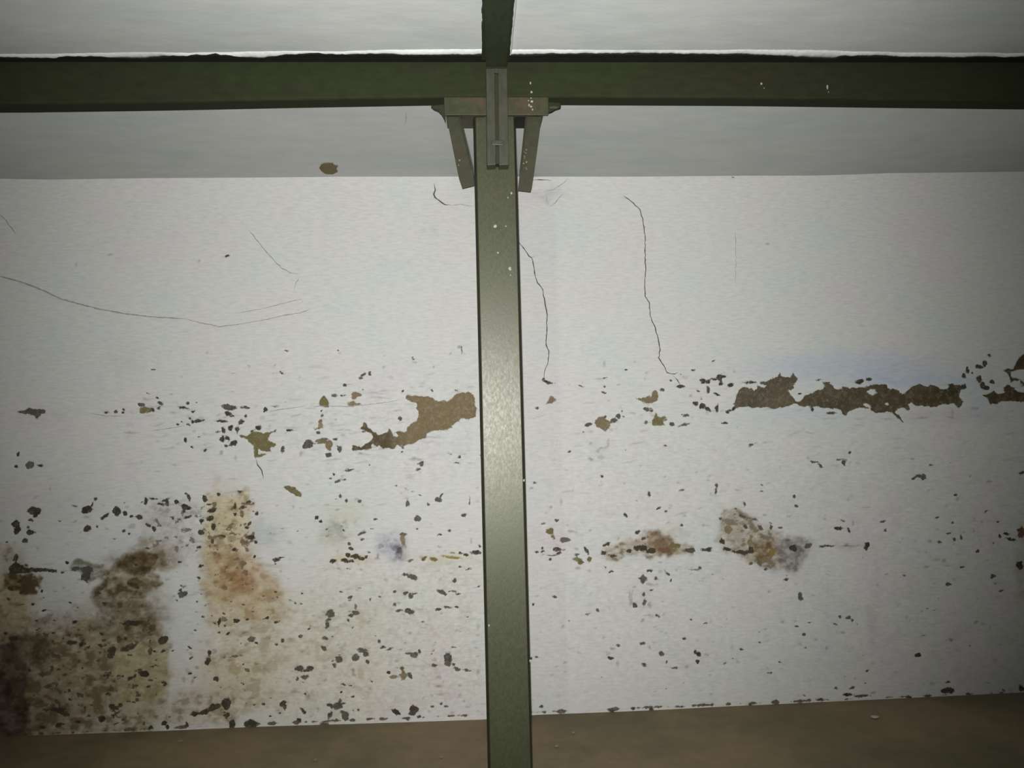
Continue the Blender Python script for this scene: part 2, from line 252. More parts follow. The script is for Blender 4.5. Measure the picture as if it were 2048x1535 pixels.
CH['gf'] = """76 1094 9 6 20;71 993 12 5 -30;101 975 5 10;174 1033 14 4;264 1052 12 8;18 1098 12 12;552 1011 6 5;586 1013 5 6;525 1025 5 6;604 1120 11 3;790 1094 26 14 35;798 1105 14 20;763 1091 10 8;755 1117 10 6;755 1110 5 10;891 1102 6 4;876 1102 6 3;858 1099 8 4;943 1082 6 10;771 1158 8 4;798 1159 14 4;839 1218 20 3;956 1254 6 12;955 1269 8 6;821 1265 8 5;911 1259 18 3;801 1298 8 4;705 1341 10 9;706 1348 12 6;870 1318 5 9;955 1343 5 13;847 1350 13 3 12;879 1354 10 6;877 1371 14 5;879 1387 18 3;921 1390 11 4 -35;927 1400 5 5;716 1376 20 9 20;707 1366 6 5;935 1413 12 5;850 1330 90 2;491 1264 18 5 -20;495 1288 14 8;583 1280 17 11;535 1275 14 8;570 1292 20 4 15;382 1308 5 10;375 1342 8 13;394 1335 8 6;367 1358 10 8;386 1358 5 14 20;345 1349 6 8;512 1327 12 6;484 1334 12 4;639 1368 8 4;615 1294 5 6;616 1307 6 5;592 1382 18 5 10;614 1390 10 18;400 1392 14 9;360 1422 16 12;360 1436 14 12;428 1302 12 10;446 1312 12 10;1062 976 6 5;1145 982 4 4;1122 1003 4 14;1249 967 6 4;1340 1016 7 4;1142 1062 12 6;1156 1136 12 5;1178 1142 8 5;1243 1114 16 7;1321 1141 8 7;1301 1168 18 5;1261 1196 7 28;1300 1209 7 14;1300 1230 22 5;1285 1240 6 7;1126 1253 7 6;1223 1297 8 7;1216 1306 8 10;1236 1327 9 10;1300 1294 6 7;1308 1284 8 4;1395 1280 9 5 20;1104 1348 8 4;1452 982 7 3;1422 987 4 6;1605 1080 24 11;1600 1101 14 20;1594 1119 9 20;1566 1121 18 11;1582 1131 16 13;1577 1142 7 10;1697 997 6 5;1702 989 4 10;1706 1046 6 10;1693 1087 8 7;1702 1091 40 3;1940 952 7 5;1978 963 12 4;1914 999 6 6;1892 1011 8 5;1948 1038 9 8;1947 1060 6 7;1929 1063 6 5;1858 1083 8 7;1831 1081 9 5;1799 1084 7 5;1806 1077 6 4;1887 1121 10 8;1895 1130 14 4;1872 1118 14 4;1815 1234 6 9;1820 1241 6 5;1965 1246 8 7;1901 1279 8 7;1745 1326 6 5;1705 1293 9 4;1864 1366 9 8;1745 1384 10 6;1653 1295 8 6;1382 791 9 5;1386 833 7 6;1289 861 18 3;1182 863 10 4;1217 884 4 16;1208 895 20 4 -15;1180 917 12 7 45;1182 887 8 8;1202 914 12 9;1196 902 10 6;1109 901 5 4;1203 952 7 5;1208 727 4 9;1530 885 9 3;1512 886 9 3 -20;1616 916 5 8;1673 931 14 5;1657 836 28 3;1904 826 6 14;1902 834 16 4;1773 838 22 4;1845 835 20 4;1950 816 14 5;743 835 16 3;680 706 9 6;767 733 5 5;829 725 9 5;780 754 12 4;918 693 6 6;834 918 30 5;614 968 8 4;347 824 8 4;511 813 6 4;443 905 8 9;473 914 4 9;602 907 6 9;263 865 26 3;283 924 9 4;348 929 15 3;219 509 11 4;1535 488 10 4;152 530 3 9;399 522 5 4;663 1227 10 10;904 1425 8 5;1421 1349 5 4;1688 1352 4 5;1454 1237 5 4"""
# cloudy stains: x y sx sy  (r g b multiplier at full strength)  strength  mottling
STAIN = [
 (455,1080,48,95,(.80,.66,.42),.75,.5),(460,1165,52,42,(.74,.56,.34),.95,.6),(475,1165,30,18,(.62,.42,.22),.7,.8),(500,1205,80,35,(.86,.74,.56),.8,.4),
 (440,1115,30,16,(.60,.48,.30),.8,.6),(455,1010,38,20,(.85,.74,.50),.6,.5),(520,1128,45,6,(.65,.5,.33),.6,.5),
 (470,1340,70,35,(.86,.76,.55),.8,.5),(470,1385,50,28,(.74,.66,.48),.6,.7),(560,1330,200,120,(.94,.88,.78),.7,.3),(700,1300,190,130,(.98,.95,.89),.7,.2),
 (130,1330,130,85,(.60,.50,.36),1.0,.5),(275,1350,62,60,(.80,.70,.46),1.0,.25),(60,1400,90,70,(.55,.45,.30),.9,.6),(180,1240,90,40,(.62,.54,.42),.9,.8),
 (270,1200,60,50,(.45,.37,.26),1.0,.9),(290,1235,48,22,(.42,.34,.24),1.0,.8),(230,1265,60,22,(.50,.42,.32),1.0,.6),(215,1185,28,26,(.50,.48,.40),.9,.8),
 (265,1125,62,22,(.42,.33,.24),1.0,.8),(300,1100,36,18,(.55,.47,.37),.8,.7),(330,1085,40,50,(.72,.68,.66),.9,.9),(360,1060,40,50,(.78,.76,.78),.8,.9),
 (310,1035,36,26,(.78,.70,.68),.7,.9),(20,1165,60,45,(.62,.52,.38),.9,.5),(25,1110,30,26,(.72,.62,.48),.7,.6),(40,1215,30,40,(.75,.62,.36),.8,.4),
 (10,1340,40,110,(.34,.27,.20),1.0,.5),(120,1175,46,40,(.88,.90,.84),.5,.2),(370,1250,35,80,(1.0,1.0,1.02),.3,.1),
 (200,1420,190,30,(.72,.62,.46),.7,.6),(390,1410,50,30,(.72,.64,.50),.6,.8),
 (530,1066,32,24,(.70,.77,.80),.8,.5),(255,1085,50,30,(.88,.91,.98),.7,.3),(665,1062,28,18,(.72,.72,.74),.9,.9),(690,1030,45,35,(.92,.89,.76),.8,.5),(670,1085,40,22,(.88,.85,.72),.7,.5),
 (780,1095,26,24,(.62,.64,.82),.9,.8),(800,1098,14,18,(.55,.50,.52),.9,.7),(700,1117,44,10,(.90,.78,.52),.8,.5),(890,1116,70,10,(.92,.86,.62),.7,.5),
 (1290,1085,70,20,(.86,.80,.76),.6,.7),(1320,1088,40,18,(.72,.58,.44),.8,.8),(1345,1065,30,16,(.75,.74,.66),.7,.8),(1260,1110,60,14,(.85,.87,.9),.6,.6),
 (1465,1045,28,40,(.74,.64,.60),.95,.8),(1500,1075,48,34,(.68,.62,.52),.95,.9),(1540,1105,45,22,(.60,.50,.38),.9,.9),(1590,1095,40,20,(.62,.60,.62),.9,.8),(1575,1125,34,20,(.64,.66,.72),.8,.9),
 (1548,1133,16,10,(.62,.78,.88),.7,.3),(1285,1195,26,30,(.84,.82,.78),.7,.9),(1700,1088,50,10,(.84,.78,.74),.7,.6),(1110,1075,50,24,(.92,.86,.88),.7,.6),
 (1700,735,215,34,(.84,.92,1.05),1.0,.1),(1830,762,120,14,(.76,.90,1.04),.8,.2),(1600,830,170,20,(.92,.95,1.03),.7,.5),(1900,830,120,16,(.88,.86,.93),.8,.4),(1960,780,45,40,(.86,.92,.98),.8,.4),
 (880,880,80,30,(.95,.97,1.04),.8,.3),(850,750,120,30,(.98,.98,1.03),.5,.2),
 (2046,1150,14,60,(.62,.62,.42),.9,.6),(2046,1070,10,20,(.60,.42,.30),.9,.6),(1750,1230,12,70,(.86,.86,.86),.7,.3),(1655,1220,12,90,(.90,.90,.91),.6,.3),
 (1750,1300,100,60,(.98,.94,.97),.7,.3),(428,962,6,34,(.93,.83,.79),.7,.5),(250,720,40,40,(.92,.93,.93),.7,.8),(90,835,60,16,(.9,.92,.9),.6,.6),
 (1100,385,30,14,(.80,.78,.82),.8,.8),(1195,905,30,30,(.86,.88,.86),.5,.9),(1385,1310,60,30,(.94,.92,.86),.5,.6),(870,960,300,60,(1.02,1.01,1.0),.5,.3),
 (855,465,12,12,(.86,.86,.86),.8,.9),(80,1010,120,60,(.93,.89,.90),.6,.5),
]
DIRT = [
 ([(560,760),(960,760),(960,960),(560,960)], (1.0,1.0,1.01), (.90,.91,.93), (1.04,1.04,1.04), 9, -.1, .4, 30),
 ([(620,1120),(965,1120),(965,1420),(640,1430)], (.975,.955,.92), (.85,.82,.77), (1,.99,.96), 10, -.1, .65, 30),
 ([(1070,860),(1500,860),(1500,1380),(1070,1400)], (1.0,1.0,1.0), (.90,.90,.89), (1.03,1.03,1.03), 13, -.2, .35, 30),
 ([(1500,860),(2080,860),(2080,1370),(1500,1390)], (1.0,.99,.99), (.87,.87,.86), (1.03,1.03,1.02), 13, -.18, .35, 30),
 ([(-40,1236),(60,1228),(180,1238),(300,1245),(333,1262),(336,1330),(330,1400),(300,1462),(-40,1490)], (.57,.49,.36), (.33,.26,.17), (.74,.68,.54), 15, .02, 1, 10),
 ([(225,1312),(262,1298),(300,1285),(333,1290),(333,1395),(300,1408),(236,1410),(224,1360)], (.76,.69,.48), (.62,.54,.35), (.80,.76,.60), 20, -.15, .95, 7),
 ([(236,1410),(330,1408),(345,1430),(330,1460),(180,1464),(200,1430)], (.80,.76,.64), (.45,.37,.25), (.90,.88,.80), 14, -.15, .9, 8),
 ([(205,1150),(232,1120),(262,1106),(288,1098),(335,1110),(330,1135),(300,1140),(330,1166),(300,1185),(306,1225),(318,1262),(255,1285),(200,1270),(196,1220),(180,1185)], (.42,.35,.24), (.20,.145,.085), (.66,.61,.52), 16, .16, 1, 9),
 ([(250,1100),(292,1076),(340,1082),(372,1110),(350,1140),(322,1140),(310,1108)], (.62,.54,.45), (.36,.29,.22), (.84,.80,.76), 12, 0, .85, 9),
 ([(-40,1290),(22,1282),(44,1300),(58,1340),(55,1400),(60,1440),(48,1490),(-40,1500)], (.21,.17,.125), (.12,.09,.06), (.36,.32,.28), 18, .05, 1, 6),
 ([(20,1268),(48,1260),(110,1275),(100,1310),(70,1330),(40,1320)], (.34,.27,.20), (.18,.14,.09), (.5,.42,.32), 14, .1, .9, 8),
 ([(-40,1150),(12,1148),(50,1180),(45,1235),(20,1270),(-40,1280)], (.70,.60,.44), (.45,.33,.18), (.84,.77,.62), 16, 0, .9, 8),
 ([(8,1149),(40,1146),(70,1146),(88,1153),(92,1166),(84,1181),(60,1184),(40,1181),(18,1175)], (.36,.28,.16), (.17,.12,.06), (.55,.45,.32), 12, .22, 1, 3),
 ([(0,1085),(22,1088),(36,1112),(40,1130),(14,1128),(-10,1110)], (.74,.66,.52), (.34,.28,.18), (.9,.85,.75), 10, .05, .8, 5),
 ([(138,1128),(205,1126),(214,1144),(205,1152),(186,1166),(166,1166),(160,1148),(140,1142)], (.50,.48,.40), (.27,.25,.17), (.7,.68,.6), 10, .15, .9, 4),
 ([(196,1200),(226,1190),(232,1222),(226,1262),(204,1262)], (.50,.46,.40), (.25,.23,.18), (.7,.68,.64), 12, .1, .8, 8),
 ([(60,1228),(150,1222),(170,1252),(70,1262)], (.80,.76,.74), (.48,.42,.38), (.92,.9,.88), 14, 0, .8, 6),
 ([(285,1000),(345,1000),(408,1020),(405,1115),(350,1122),(330,1080),(300,1046)], (.86,.83,.84), (.52,.49,.50), (1,.98,.98), 12, -.02, .8, 14),
 ([(1440,1016),(1478,1018),(1512,1046),(1560,1070),(1616,1080),(1614,1106),(1596,1140),(1545,1142),(1500,1120),(1452,1106),(1440,1080)], (.68,.62,.55), (.34,.28,.20), (.90,.86,.80), 9, .0, .95, 9),
 ([(1500,1085),(1548,1078),(1556,1108),(1536,1116),(1506,1112)], (.50,.38,.22), (.28,.20,.10), (.75,.64,.45), 9, .0, .85, 7),
 ([(1560,1082),(1622,1080),(1615,1104),(1600,1132),(1570,1140),(1552,1122)], (.66,.67,.72), (.42,.42,.46), (.85,.86,.9), 9, .0, .8, 8),
 ([(1204,1098),(1232,1086),(1272,1086),(1294,1066),(1316,1058),(1342,1080),(1380,1092),(1384,1106),(1330,1110),(1230,1112),(1206,1110)], (.66,.58,.50), (.34,.24,.16), (.88,.83,.78), 9, .04, .95, 5),
 ([(1298,1062),(1318,1062),(1350,1090),(1352,1108),(1318,1108),(1304,1086)], (.44,.30,.18), (.26,.17,.09), (.7,.55,.4), 9, .1, .8, 6),
 ([(414,990),(500,984),(504,1060),(500,1112),(470,1115),(410,1112)], (.87,.77,.56), (.55,.45,.27), (.95,.88,.70), 11, -.02, .85, 10),
 ([(228,1136),(262,1112),(302,1102),(316,1112),(304,1128),(302,1144),(246,1148)], (.27,.20,.11), (.14,.10,.05), (.45,.36,.24), 12, .2, .9, 4),
 ([(258,1157),(290,1158),(324,1168),(292,1176),(255,1173)], (.30,.23,.13), (.16,.11,.06), (.45,.36,.25), 10, .2, .9, 3),
 ([(194,1166),(206,1152),(248,1144),(250,1149),(214,1157),(200,1172)], (.92,.90,.86), (.75,.72,.66), (1,1,.98), 12, -.2, .8, 2),
 ([(408,1100),(505,1105),(540,1135),(575,1180),(575,1238),(420,1250),(408,1180)], (.80,.66,.46), (.56,.40,.22), (.92,.83,.66), 16, .0, .85, 12),
 ([(450,1140),(505,1140),(508,1185),(450,1188)], (.66,.46,.27), (.46,.29,.13), (.8,.62,.44), 12, .1, .7, 14),
 ([(412,1240),(560,1240),(580,1300),(545,1400),(440,1455),(412,1400)], (.90,.83,.68), (.64,.54,.38), (.97,.94,.84), 16, -.08, .75, 16),
 ([(350,1385),(480,1385),(470,1450),(340,1452)], (.80,.73,.60), (.40,.32,.21), (.95,.92,.84), 12, .02, .7, 12),
 ([(560,1200),(760,1200),(760,1440),(540,1440)], (.96,.91,.82), (.78,.70,.58), (1,.97,.92), 16, -.16, .7, 30),
 ([(768,1075),(800,1066),(812,1100),(800,1120),(772,1112)], (.76,.77,.88), (.44,.43,.50), (.95,.96,1.0), 9, .05, .7, 16),
 ([(640,1035),(720,1035),(700,1085),(640,1085)], (.86,.86,.82), (.60,.60,.58), (.98,.98,.92), 10, -.05, .7, 12),
]
def wall_fields(px, py):
    Sd = np.full(px.shape, -8.0, np.float32)
    tone = np.zeros(px.shape+(3,), np.float32); tone[...] = TONE['g']
    st = np.ones(px.shape+(3,), np.float32)
    X0 = px[0, :]; Y0 = py[:, 0]
    # index window (rows are heights, columns are widths; the grid is nearly aligned with the photo)
    def win(xa, xb, ya, yb):
        c = np.where((px.min(0) < xb) & (px.max(0) > xa))[0]; r = np.where((py.min(1) < yb) & (py.max(1) > ya))[0]
        if len(c) == 0 or len(r) == 0: return None
        return slice(r[0], r[-1]+1), slice(c[0], c[-1]+1)
    def put(sl, d, col):
        s = Sd[sl]; m = (d > s) & (d > -7)
        tone[sl][m] = col; s[m] = d[m]
    WX = fbm(px, py, 8, 201, 3)*3.0; WY = fbm(px, py, 8, 205, 3)*2.4
    def ell(x, y, w, h, a, sl):
        k_ = min(1.0, .35+min(w, h)/14)
        X = px[sl]-x+WX[sl]*k_; Y = py[sl]-y+WY[sl]*k_; c, s = math.cos(a), math.sin(a)
        U = (X*c+Y*s)/(w/2); V = (-X*s+Y*c)/(h/2)
        r = np.sqrt(U*U+V*V)+1e-6
        return (1-r)*min(w, h)/2*np.minimum(1.6, np.maximum(1, r))
    def poly(pts, sl):
        X = px[sl]+WX[sl]*.8; Y = py[sl]+WY[sl]*.8; n = len(pts); dm = np.full(X.shape, 1e9); ins = np.zeros(X.shape, bool)
        for i in range(n):
            x1, y1 = pts[i]; x2, y2 = pts[(i+1) % n]; dx, dy = x2-x1, y2-y1
            t = np.clip(((X-x1)*dx+(Y-y1)*dy)/(dx*dx+dy*dy+1e-9), 0, 1)
            dm = np.minimum(dm, (X-x1-t*dx)**2+(Y-y1-t*dy)**2)
            if y1 != y2:
                ins ^= ((y1 > Y) != (y2 > Y)) & (X < (x2-x1)*(Y-y1)/(y2-y1)+x1)
        d = np.sqrt(dm); return np.where(ins, d, -d)
    r = random.Random(3)
    def chip(x, y, w, h, a, col, faint):
        R = max(w, h)*.9+10
        sl = win(x-R, x+R, y-R, y+R)
        if sl is None: return
        d = ell(x, y, w*1.02, h*1.04, a, sl)
        if max(w, h) > 8:
            for k in range(3):
                t = r.uniform(0, 6.28); f = r.uniform(.25, .45)
                ox, oy = math.cos(t)*w*.33, math.sin(t)*h*.36
                ca, sa = math.cos(a), math.sin(a)
                d = np.maximum(d, ell(x+ox*ca-oy*sa, y+ox*sa+oy*ca, max(w*f, 3), max(h*f*1.4, 2.6), a+r.uniform(-.6, .6), sl))
        if faint:
            m = np.clip(d*.45+.45, 0, 1)*r.uniform(.35, .6)*(0.75+.35*fbm(px[sl], py[sl], 6, 91, 2))
            m = np.clip(m, 0, 1)[..., None]
            st[sl] = st[sl]*(1-m)+np.array((.22, .21, .19))*m*st[sl].clip(0, 1)
        else:
            put(sl, d.astype(np.float32), np.array(col)*r.uniform(.8, 1.25))
    # cloudy stains first
    for i, (x, y, sx, sy, c, s, mo) in enumerate(STAIN):
        sl = win(x-sx*2.6, x+sx*2.6, y-sy*2.6, y+sy*2.6)
        if sl is None: continue
        X, Y = px[sl], py[sl]
        wx = X+fbm(X, Y, 26, 500+i, 3)*10; wy = Y+fbm(X, Y, 26, 700+i, 3)*8
        g = np.exp(-(((wx-x)/sx)**2+((wy-y)/sy)**2)**1.5)*s
        if mo: g = g*(1-mo*.75+mo*.75*np.clip(.55+.95*fbm(X, Y*1.25, 15, 300+i, 4), 0, 1.35))
        g = np.clip(g, 0, 1)[..., None]
        st[sl] *= (1-g)+g*np.array(c)
    # dirty, crumbling areas with two tones broken up irregularly
    def sm(v, a, b): t = np.clip((v-a)/(b-a), 0, 1); return t*t*(3-2*t)
    for k, (pts, tan, dark, cream, cell, bias, amt, soft) in enumerate(DIRT):
        xs = [p[0] for p in pts]; ys = [p[1] for p in pts]
        sl = win(min(xs)-30, max(xs)+30, min(ys)-30, max(ys)+30)
        if sl is None: continue
        X, Y = px[sl], py[sl]
        m = sm(poly(pts, sl)+fbm(X, Y, 22, 900+k, 3)*9, -soft, soft)*amt
        n1 = fbm(X, Y*1.35, cell, 400+k*7, 4); n2 = fbm(X, Y*1.2, cell*3.2, 430+k*7, 3); n3 = fbm(X, Y, 6, 460+k, 2)
        d_ = sm(n1+.55*n2+bias, .12, .55)[..., None]; c_ = sm(-n1-.3*n2-bias*.4, .22, .60)[..., None]*.8
        col = np.array(tan)*(1-d_)+np.array(dark)*d_; col = col*(1-c_)+np.array(cream)*c_
        col = col*(1+.10*n3[..., None]); m = m[..., None]
        st[sl] = st[sl]*(1-m)+np.minimum(st[sl], 1)**.3*col*m
    # short brush drags that left thin grey lines
    for k in range(240):
        if k < 130: x, y = r.uniform(250, 960), r.gauss(850, 55)
        elif k < 180: x, y = r.uniform(60, 960), r.gauss(1130, 120)
        else: x, y = r.uniform(1070, 2040), r.gauss(880, 90)
        w = r.uniform(12, 46); a = math.radians(r.gauss(-4, 5)); sl = win(x-w, x+w, y-w/2, y+w/2)
        if sl is None: continue
        X = px[sl]-x; Y = py[sl]-y+WY[sl]*.5; U = X*math.cos(a)+Y*math.sin(a); V = -X*math.sin(a)+Y*math.cos(a)
        g = np.clip(1-(U/(w/2))**2, 0, 1)*np.exp(-(V/r.uniform(.9, 1.7))**2)*r.uniform(.08, .34)
        st[sl] *= 1-g[..., None]
    # faint pinkish strip of repainting beside the column
    edge = 1110+(py-450)*.030
    m = (1/(1+np.exp((px-edge)/1.6)))*(1/(1+np.exp(-(px-1000)/3)))*np.clip((py-340)/60, 0, 1)
    st *= 1-m[..., None]*np.array((.035, .060, .040))
    for T, pts in POLYS:
        xs = [p[0] for p in pts]; ys = [p[1] for p in pts]
        sl = win(min(xs)-8, max(xs)+8, min(ys)-8, max(ys)+8)
        if sl is None: continue
        d = poly(pts, sl)
        if T == 'B':   # long bare band: grey-brown on the left, darker and redder to the right
            t = np.clip((px[sl]-1480)/400, 0, 1)[..., None]
            q = (fbm(px[sl], py[sl], 30, 44, 3)*.5+.5)[..., None]
            col = np.array((.115, .092, .060))*(1-t)+np.array((.078, .060, .028))*t
            col = col*(.8+.4*q)
            s = Sd[sl]; mm = (d > s) & (d > -7); tone[sl][mm] = col[mm]; s[mm] = d[mm]
        elif T == 'b' and len(pts) > 30:
            t = np.clip(-(px[sl]-815)/40, 0, 1)[..., None]
            col = np.array((.200, .152, .083))*(1-t)+np.array((.10, .078, .042))*t
            s = Sd[sl]; mm = (d > s) & (d > -7); tone[sl][mm] = col[mm]; s[mm] = d[mm]
        else:
            put(sl, d.astype(np.float32), np.array(TONE[T]))
    for k, txt in CH.items():
        for tok in txt.replace('\n', ';').split(';'):
            v = [float(q) for q in tok.split()]
            if len(v) < 4: continue
            chip(v[0], v[1], v[2], v[3], math.radians(v[4]) if len(v) > 4 else 0, TONE[k[0]], k.endswith('f'))
    # uncounted specks of flaking, denser towards the damp lower left
    zones = [(0,700,1000,1440,260),(650,965,900,1430,170),(1065,1420,880,1400,120),(1400,2040,900,1390,170),(240,960,700,900,90),(1120,1500,720,870,50),(60,340,1180,1450,150),(420,700,1180,1430,110)]
    for xa, xb, ya, yb, n in zones:
        for k in range(n):
            x, y = r.uniform(xa, xb), r.uniform(ya, yb); w = r.uniform(2.2, 6.5)*(1.25 if x < 400 and y > 1100 else 1)
            chip(x, y, w*r.uniform(.9, 1.7), w*r.uniform(.45, .9), r.uniform(-.5, .5), TONE['k'] if x < 700 else TONE['g'], r.random() < .72)
    # ragged loose plaster in the corner at the lower left, and the damp ochre column
    def rag(xa, xb, ya, yb, cell, th, gain, col, seed, soft=30):
        sl = win(xa, xb, ya, yb)
        if sl is None: return
        X, Y = px[sl], py[sl]
        e = np.clip(np.minimum(np.minimum(X-xa, xb-X), np.minimum(Y-ya, yb-Y))/soft, 0, 1)
        d = (fbm(X, Y*1.3, cell, seed, 4)-th-(1-e)*.5)*gain
        put(sl, np.clip(d, -8, 6).astype(np.float32), np.array(col))
    rag(405, 515, 985, 1190, 11, .52, 9, (.20, .155, .09), 63, 18)
    rag(290, 410, 1010, 1130, 11, .50, 9, (.21, .19, .18), 64, 20)
    rag(60, 330, 1230, 1460, 13, .60, 9, (.12, .095, .055), 61, 18)
    # crumbling line where the wall meets the floor
    fl = 1470.5-px*.0425
    d = 1.6-np.abs(py-fl+1)+fbm(px, py*.4, 16, 71, 3)*5.0-2.2
    sl = (slice(None), slice(None)); put(sl, np.clip(d, -8, 4).astype(np.float32), np.array((.13, .105, .07)))
    for x, y, w, h, a in HOLES:
        q = win(x-w, x+w, y-h, y+h)
        if q is None: continue
        Sd[q] = np.minimum(Sd[q], -ell(x, y, w, h, math.radians(a), q))
    Sd[:] = np.where(py < 353, np.minimum(Sd, -3), Sd)
    return Sd, tone, st.clip(0.02, 1.1)

# ------------------------------------------------------------------ the far wall (fine grid so that the flaking has real depth)
def build_wall():
    a = at(-25, 1000, Y=DW)[0]; b = at(2073, 1000, Y=DW)[0]
    st = 2.0*DW/F
    xs = np.concatenate([np.linspace(XL, a, 8)[:-1], np.arange(a, b, st), np.linspace(b, XR, 8)])
    zs = np.arange(-.03, ZC+.06, st)
    nx, nz = len(xs), len(zs)
    X, Z = np.meshgrid(xs, zs)
    Pw = np.stack([X, np.full_like(X, DW), Z], -1)-EYE
    dep = Pw@fw; px = CX+F*(Pw@RT)/dep; py = CY-F*(Pw@UP)/dep
    Sd, tone, stn = wall_fields(px, py)
    y = DW+.0022*np.clip(Sd*.5+.5, 0, 1)+.0012*fbm(px, py, 120, 5, 3)
    co = np.stack([X, y, Z], -1).reshape(-1, 3).astype(np.float32)
    i = (np.arange(nz-1)[:, None]*nx+np.arange(nx-1)[None, :]).ravel()
    q = np.stack([i, i+1, i+1+nx, i+nx], -1).astype(np.int32)
    me = bpy.data.meshes.new('wall_back'); me.vertices.add(len(co)); me.vertices.foreach_set('co', co.ravel())
    me.loops.add(q.size); me.loops.foreach_set('vertex_index', q.ravel())
    me.polygons.add(len(q)); me.polygons.foreach_set('loop_start', np.arange(0, q.size, 4, dtype=np.int32))
    me.polygons.foreach_set('use_smooth', np.ones(len(q), bool))
    me.update(calc_edges=True)
    at1 = me.attributes.new('peel', 'FLOAT', 'POINT'); at1.data.foreach_set('value', Sd.ravel().astype(np.float32))
    for nm, arr in (('peel_tone', tone), ('stain', stn)):
        c4 = np.ones((arr.shape[0]*arr.shape[1], 4), np.float32); c4[:, :3] = arr.reshape(-1, 3)
        t = me.attributes.new(nm, 'FLOAT_COLOR', 'POINT'); t.data.foreach_set('color', c4.ravel())
    o = link('wall_back', me, M_WALL); o['kind'] = 'structure'
    o['label'] = 'far whitewashed wall with peeling paint, bare brown patches and damp stains'
    return o
XL, XR = -3.1, 3.3
YB = -1.6
wall = build_wall()

# traced unevenness of the ceiling and floor lines along the far wall
def curve(pts, Y):
    q = sorted([(at(x, y, Y=Y)[0], at(x, y, Y=Y)[2]) for x, y in pts]); return np.array(q)
cl = curve([(0,357),(100,359),(300,356),(500,355),(700,353),(950,353),(1300,353),(1500,351),(1620,351),(1700,349),(1780,346),(1900,345),(2040,343)], DW)
flo = curve([(60,1470),(300,1462),(500,1453),(700,1447),(970,1438),(1070,1429),(1300,1420),(1450,1412),(1600,1405),(1800,1396),(2000,1386)], DW)
def zline(c, x): return np.interp(x, c[:, 0], c[:, 1])

def sheet(name, zf, mat, ys, nx=120, amp=.0, seed=1):
    xs = np.linspace(XL, XR, nx); v = []; f = []
    for y in ys:
        for x in xs: v.append((x, y, zf(x, y)))
    n = len(xs)
    for j in range(len(ys)-1):
        for i in range(n-1): f.append((j*n+i, j*n+i+1, (j+1)*n+i+1, (j+1)*n+i))
    me = bpy.data.meshes.new(name); me.from_pydata(v, [], f); me.update()
    for p in me.polygons: p.use_smooth = True
    o = link(name, me, mat); o['kind'] = 'structure'; return o
ys = list(np.linspace(YB, DW-.6, 30))+list(np.linspace(DW-.6, DW+.03, 16)[1:])
def zceil(x, y):
    t = max(0, min(1, (y-(DW-1.0))/1.0)); t = t*t*(3-2*t)
    w = float(fbm(np.array([x*100.]), np.array([y*100.]), 60, 21, 3)[0])*.004
    return ZC+(zline(cl, x)-ZC)*t+w*(1-t)
def zfloor(x, y):
    t = max(0, min(1, (y-(DW-.8))/.8)); t = t*t*(3-2*t)
    w = float(fbm(np.array([x*100.]), np.array([y*100.]), 50, 31, 3)[0])*.004
    return zline(flo, x)*t+w*(1-t)
ceiling = sheet('ceiling', zceil, M_CEIL, ys)
floor = sheet('floor', zfloor, M_FLOOR, ys)
for nm, x0, x1, y0, y1, in (('wall_left', XL, XL, YB, DW), ('wall_right', XR, XR, YB, DW), ('wall_front', XL, XR, YB, YB)):
    me = bpy.data.meshes.new(nm)
    me.from_pydata([(x0, y0, -.03), (x1, y1, -.03), (x1, y1, ZC+.05), (x0, y0, ZC+.05)], [], [(0, 1, 2, 3)])
    o = link(nm, me, M_SIDE); o['kind'] = 'structure'

# ------------------------------------------------------------------ cracks: thin ribbons lying in the paint film
def ribbon(name, pts, w, mat, parent, Y=DW, off=.0035, Z=None, seed=0, jit=1.2, step=5):
    r = random.Random(seed); q = []
    for (x1, y1), (x2, y2) in zip(pts[:-1], pts[1:]):
        n = max(1, int(math.hypot(x2-x1, y2-y1)/step))
        for k in range(n):
            t = k/n; q.append((x1+(x2-x1)*t+r.uniform(-jit, jit), y1+(y2-y1)*t+r.uniform(-jit, jit)*.6))
    q.append(pts[-1]); v = []; f = []
    for i, (x, y) in enumerate(q):
        a = q[max(i-1, 0)]; b = q[min(i+1, len(q)-1)]; dx, dy = b[0]-a[0], b[1]-a[1]; L = math.hypot(dx, dy)+1e-6
        e = min(1, i/3+.15, (len(q)-1-i)/3+.15); ww = w*e*r.uniform(.55, 1.3)/2
        for s in (-1, 1):
            p = at(x-dy/L*ww*s, y+dx/L*ww*s, Y=Y-off) if Z is None else at(x-dy/L*ww*s, y+dx/L*ww*s, Z=Z)
            v.append(p)
    for i in range(len(q)-1): f.append((2*i, 2*i+1, 2*i+3, 2*i+2))
    return mesh(name, v, f, mat, parent)
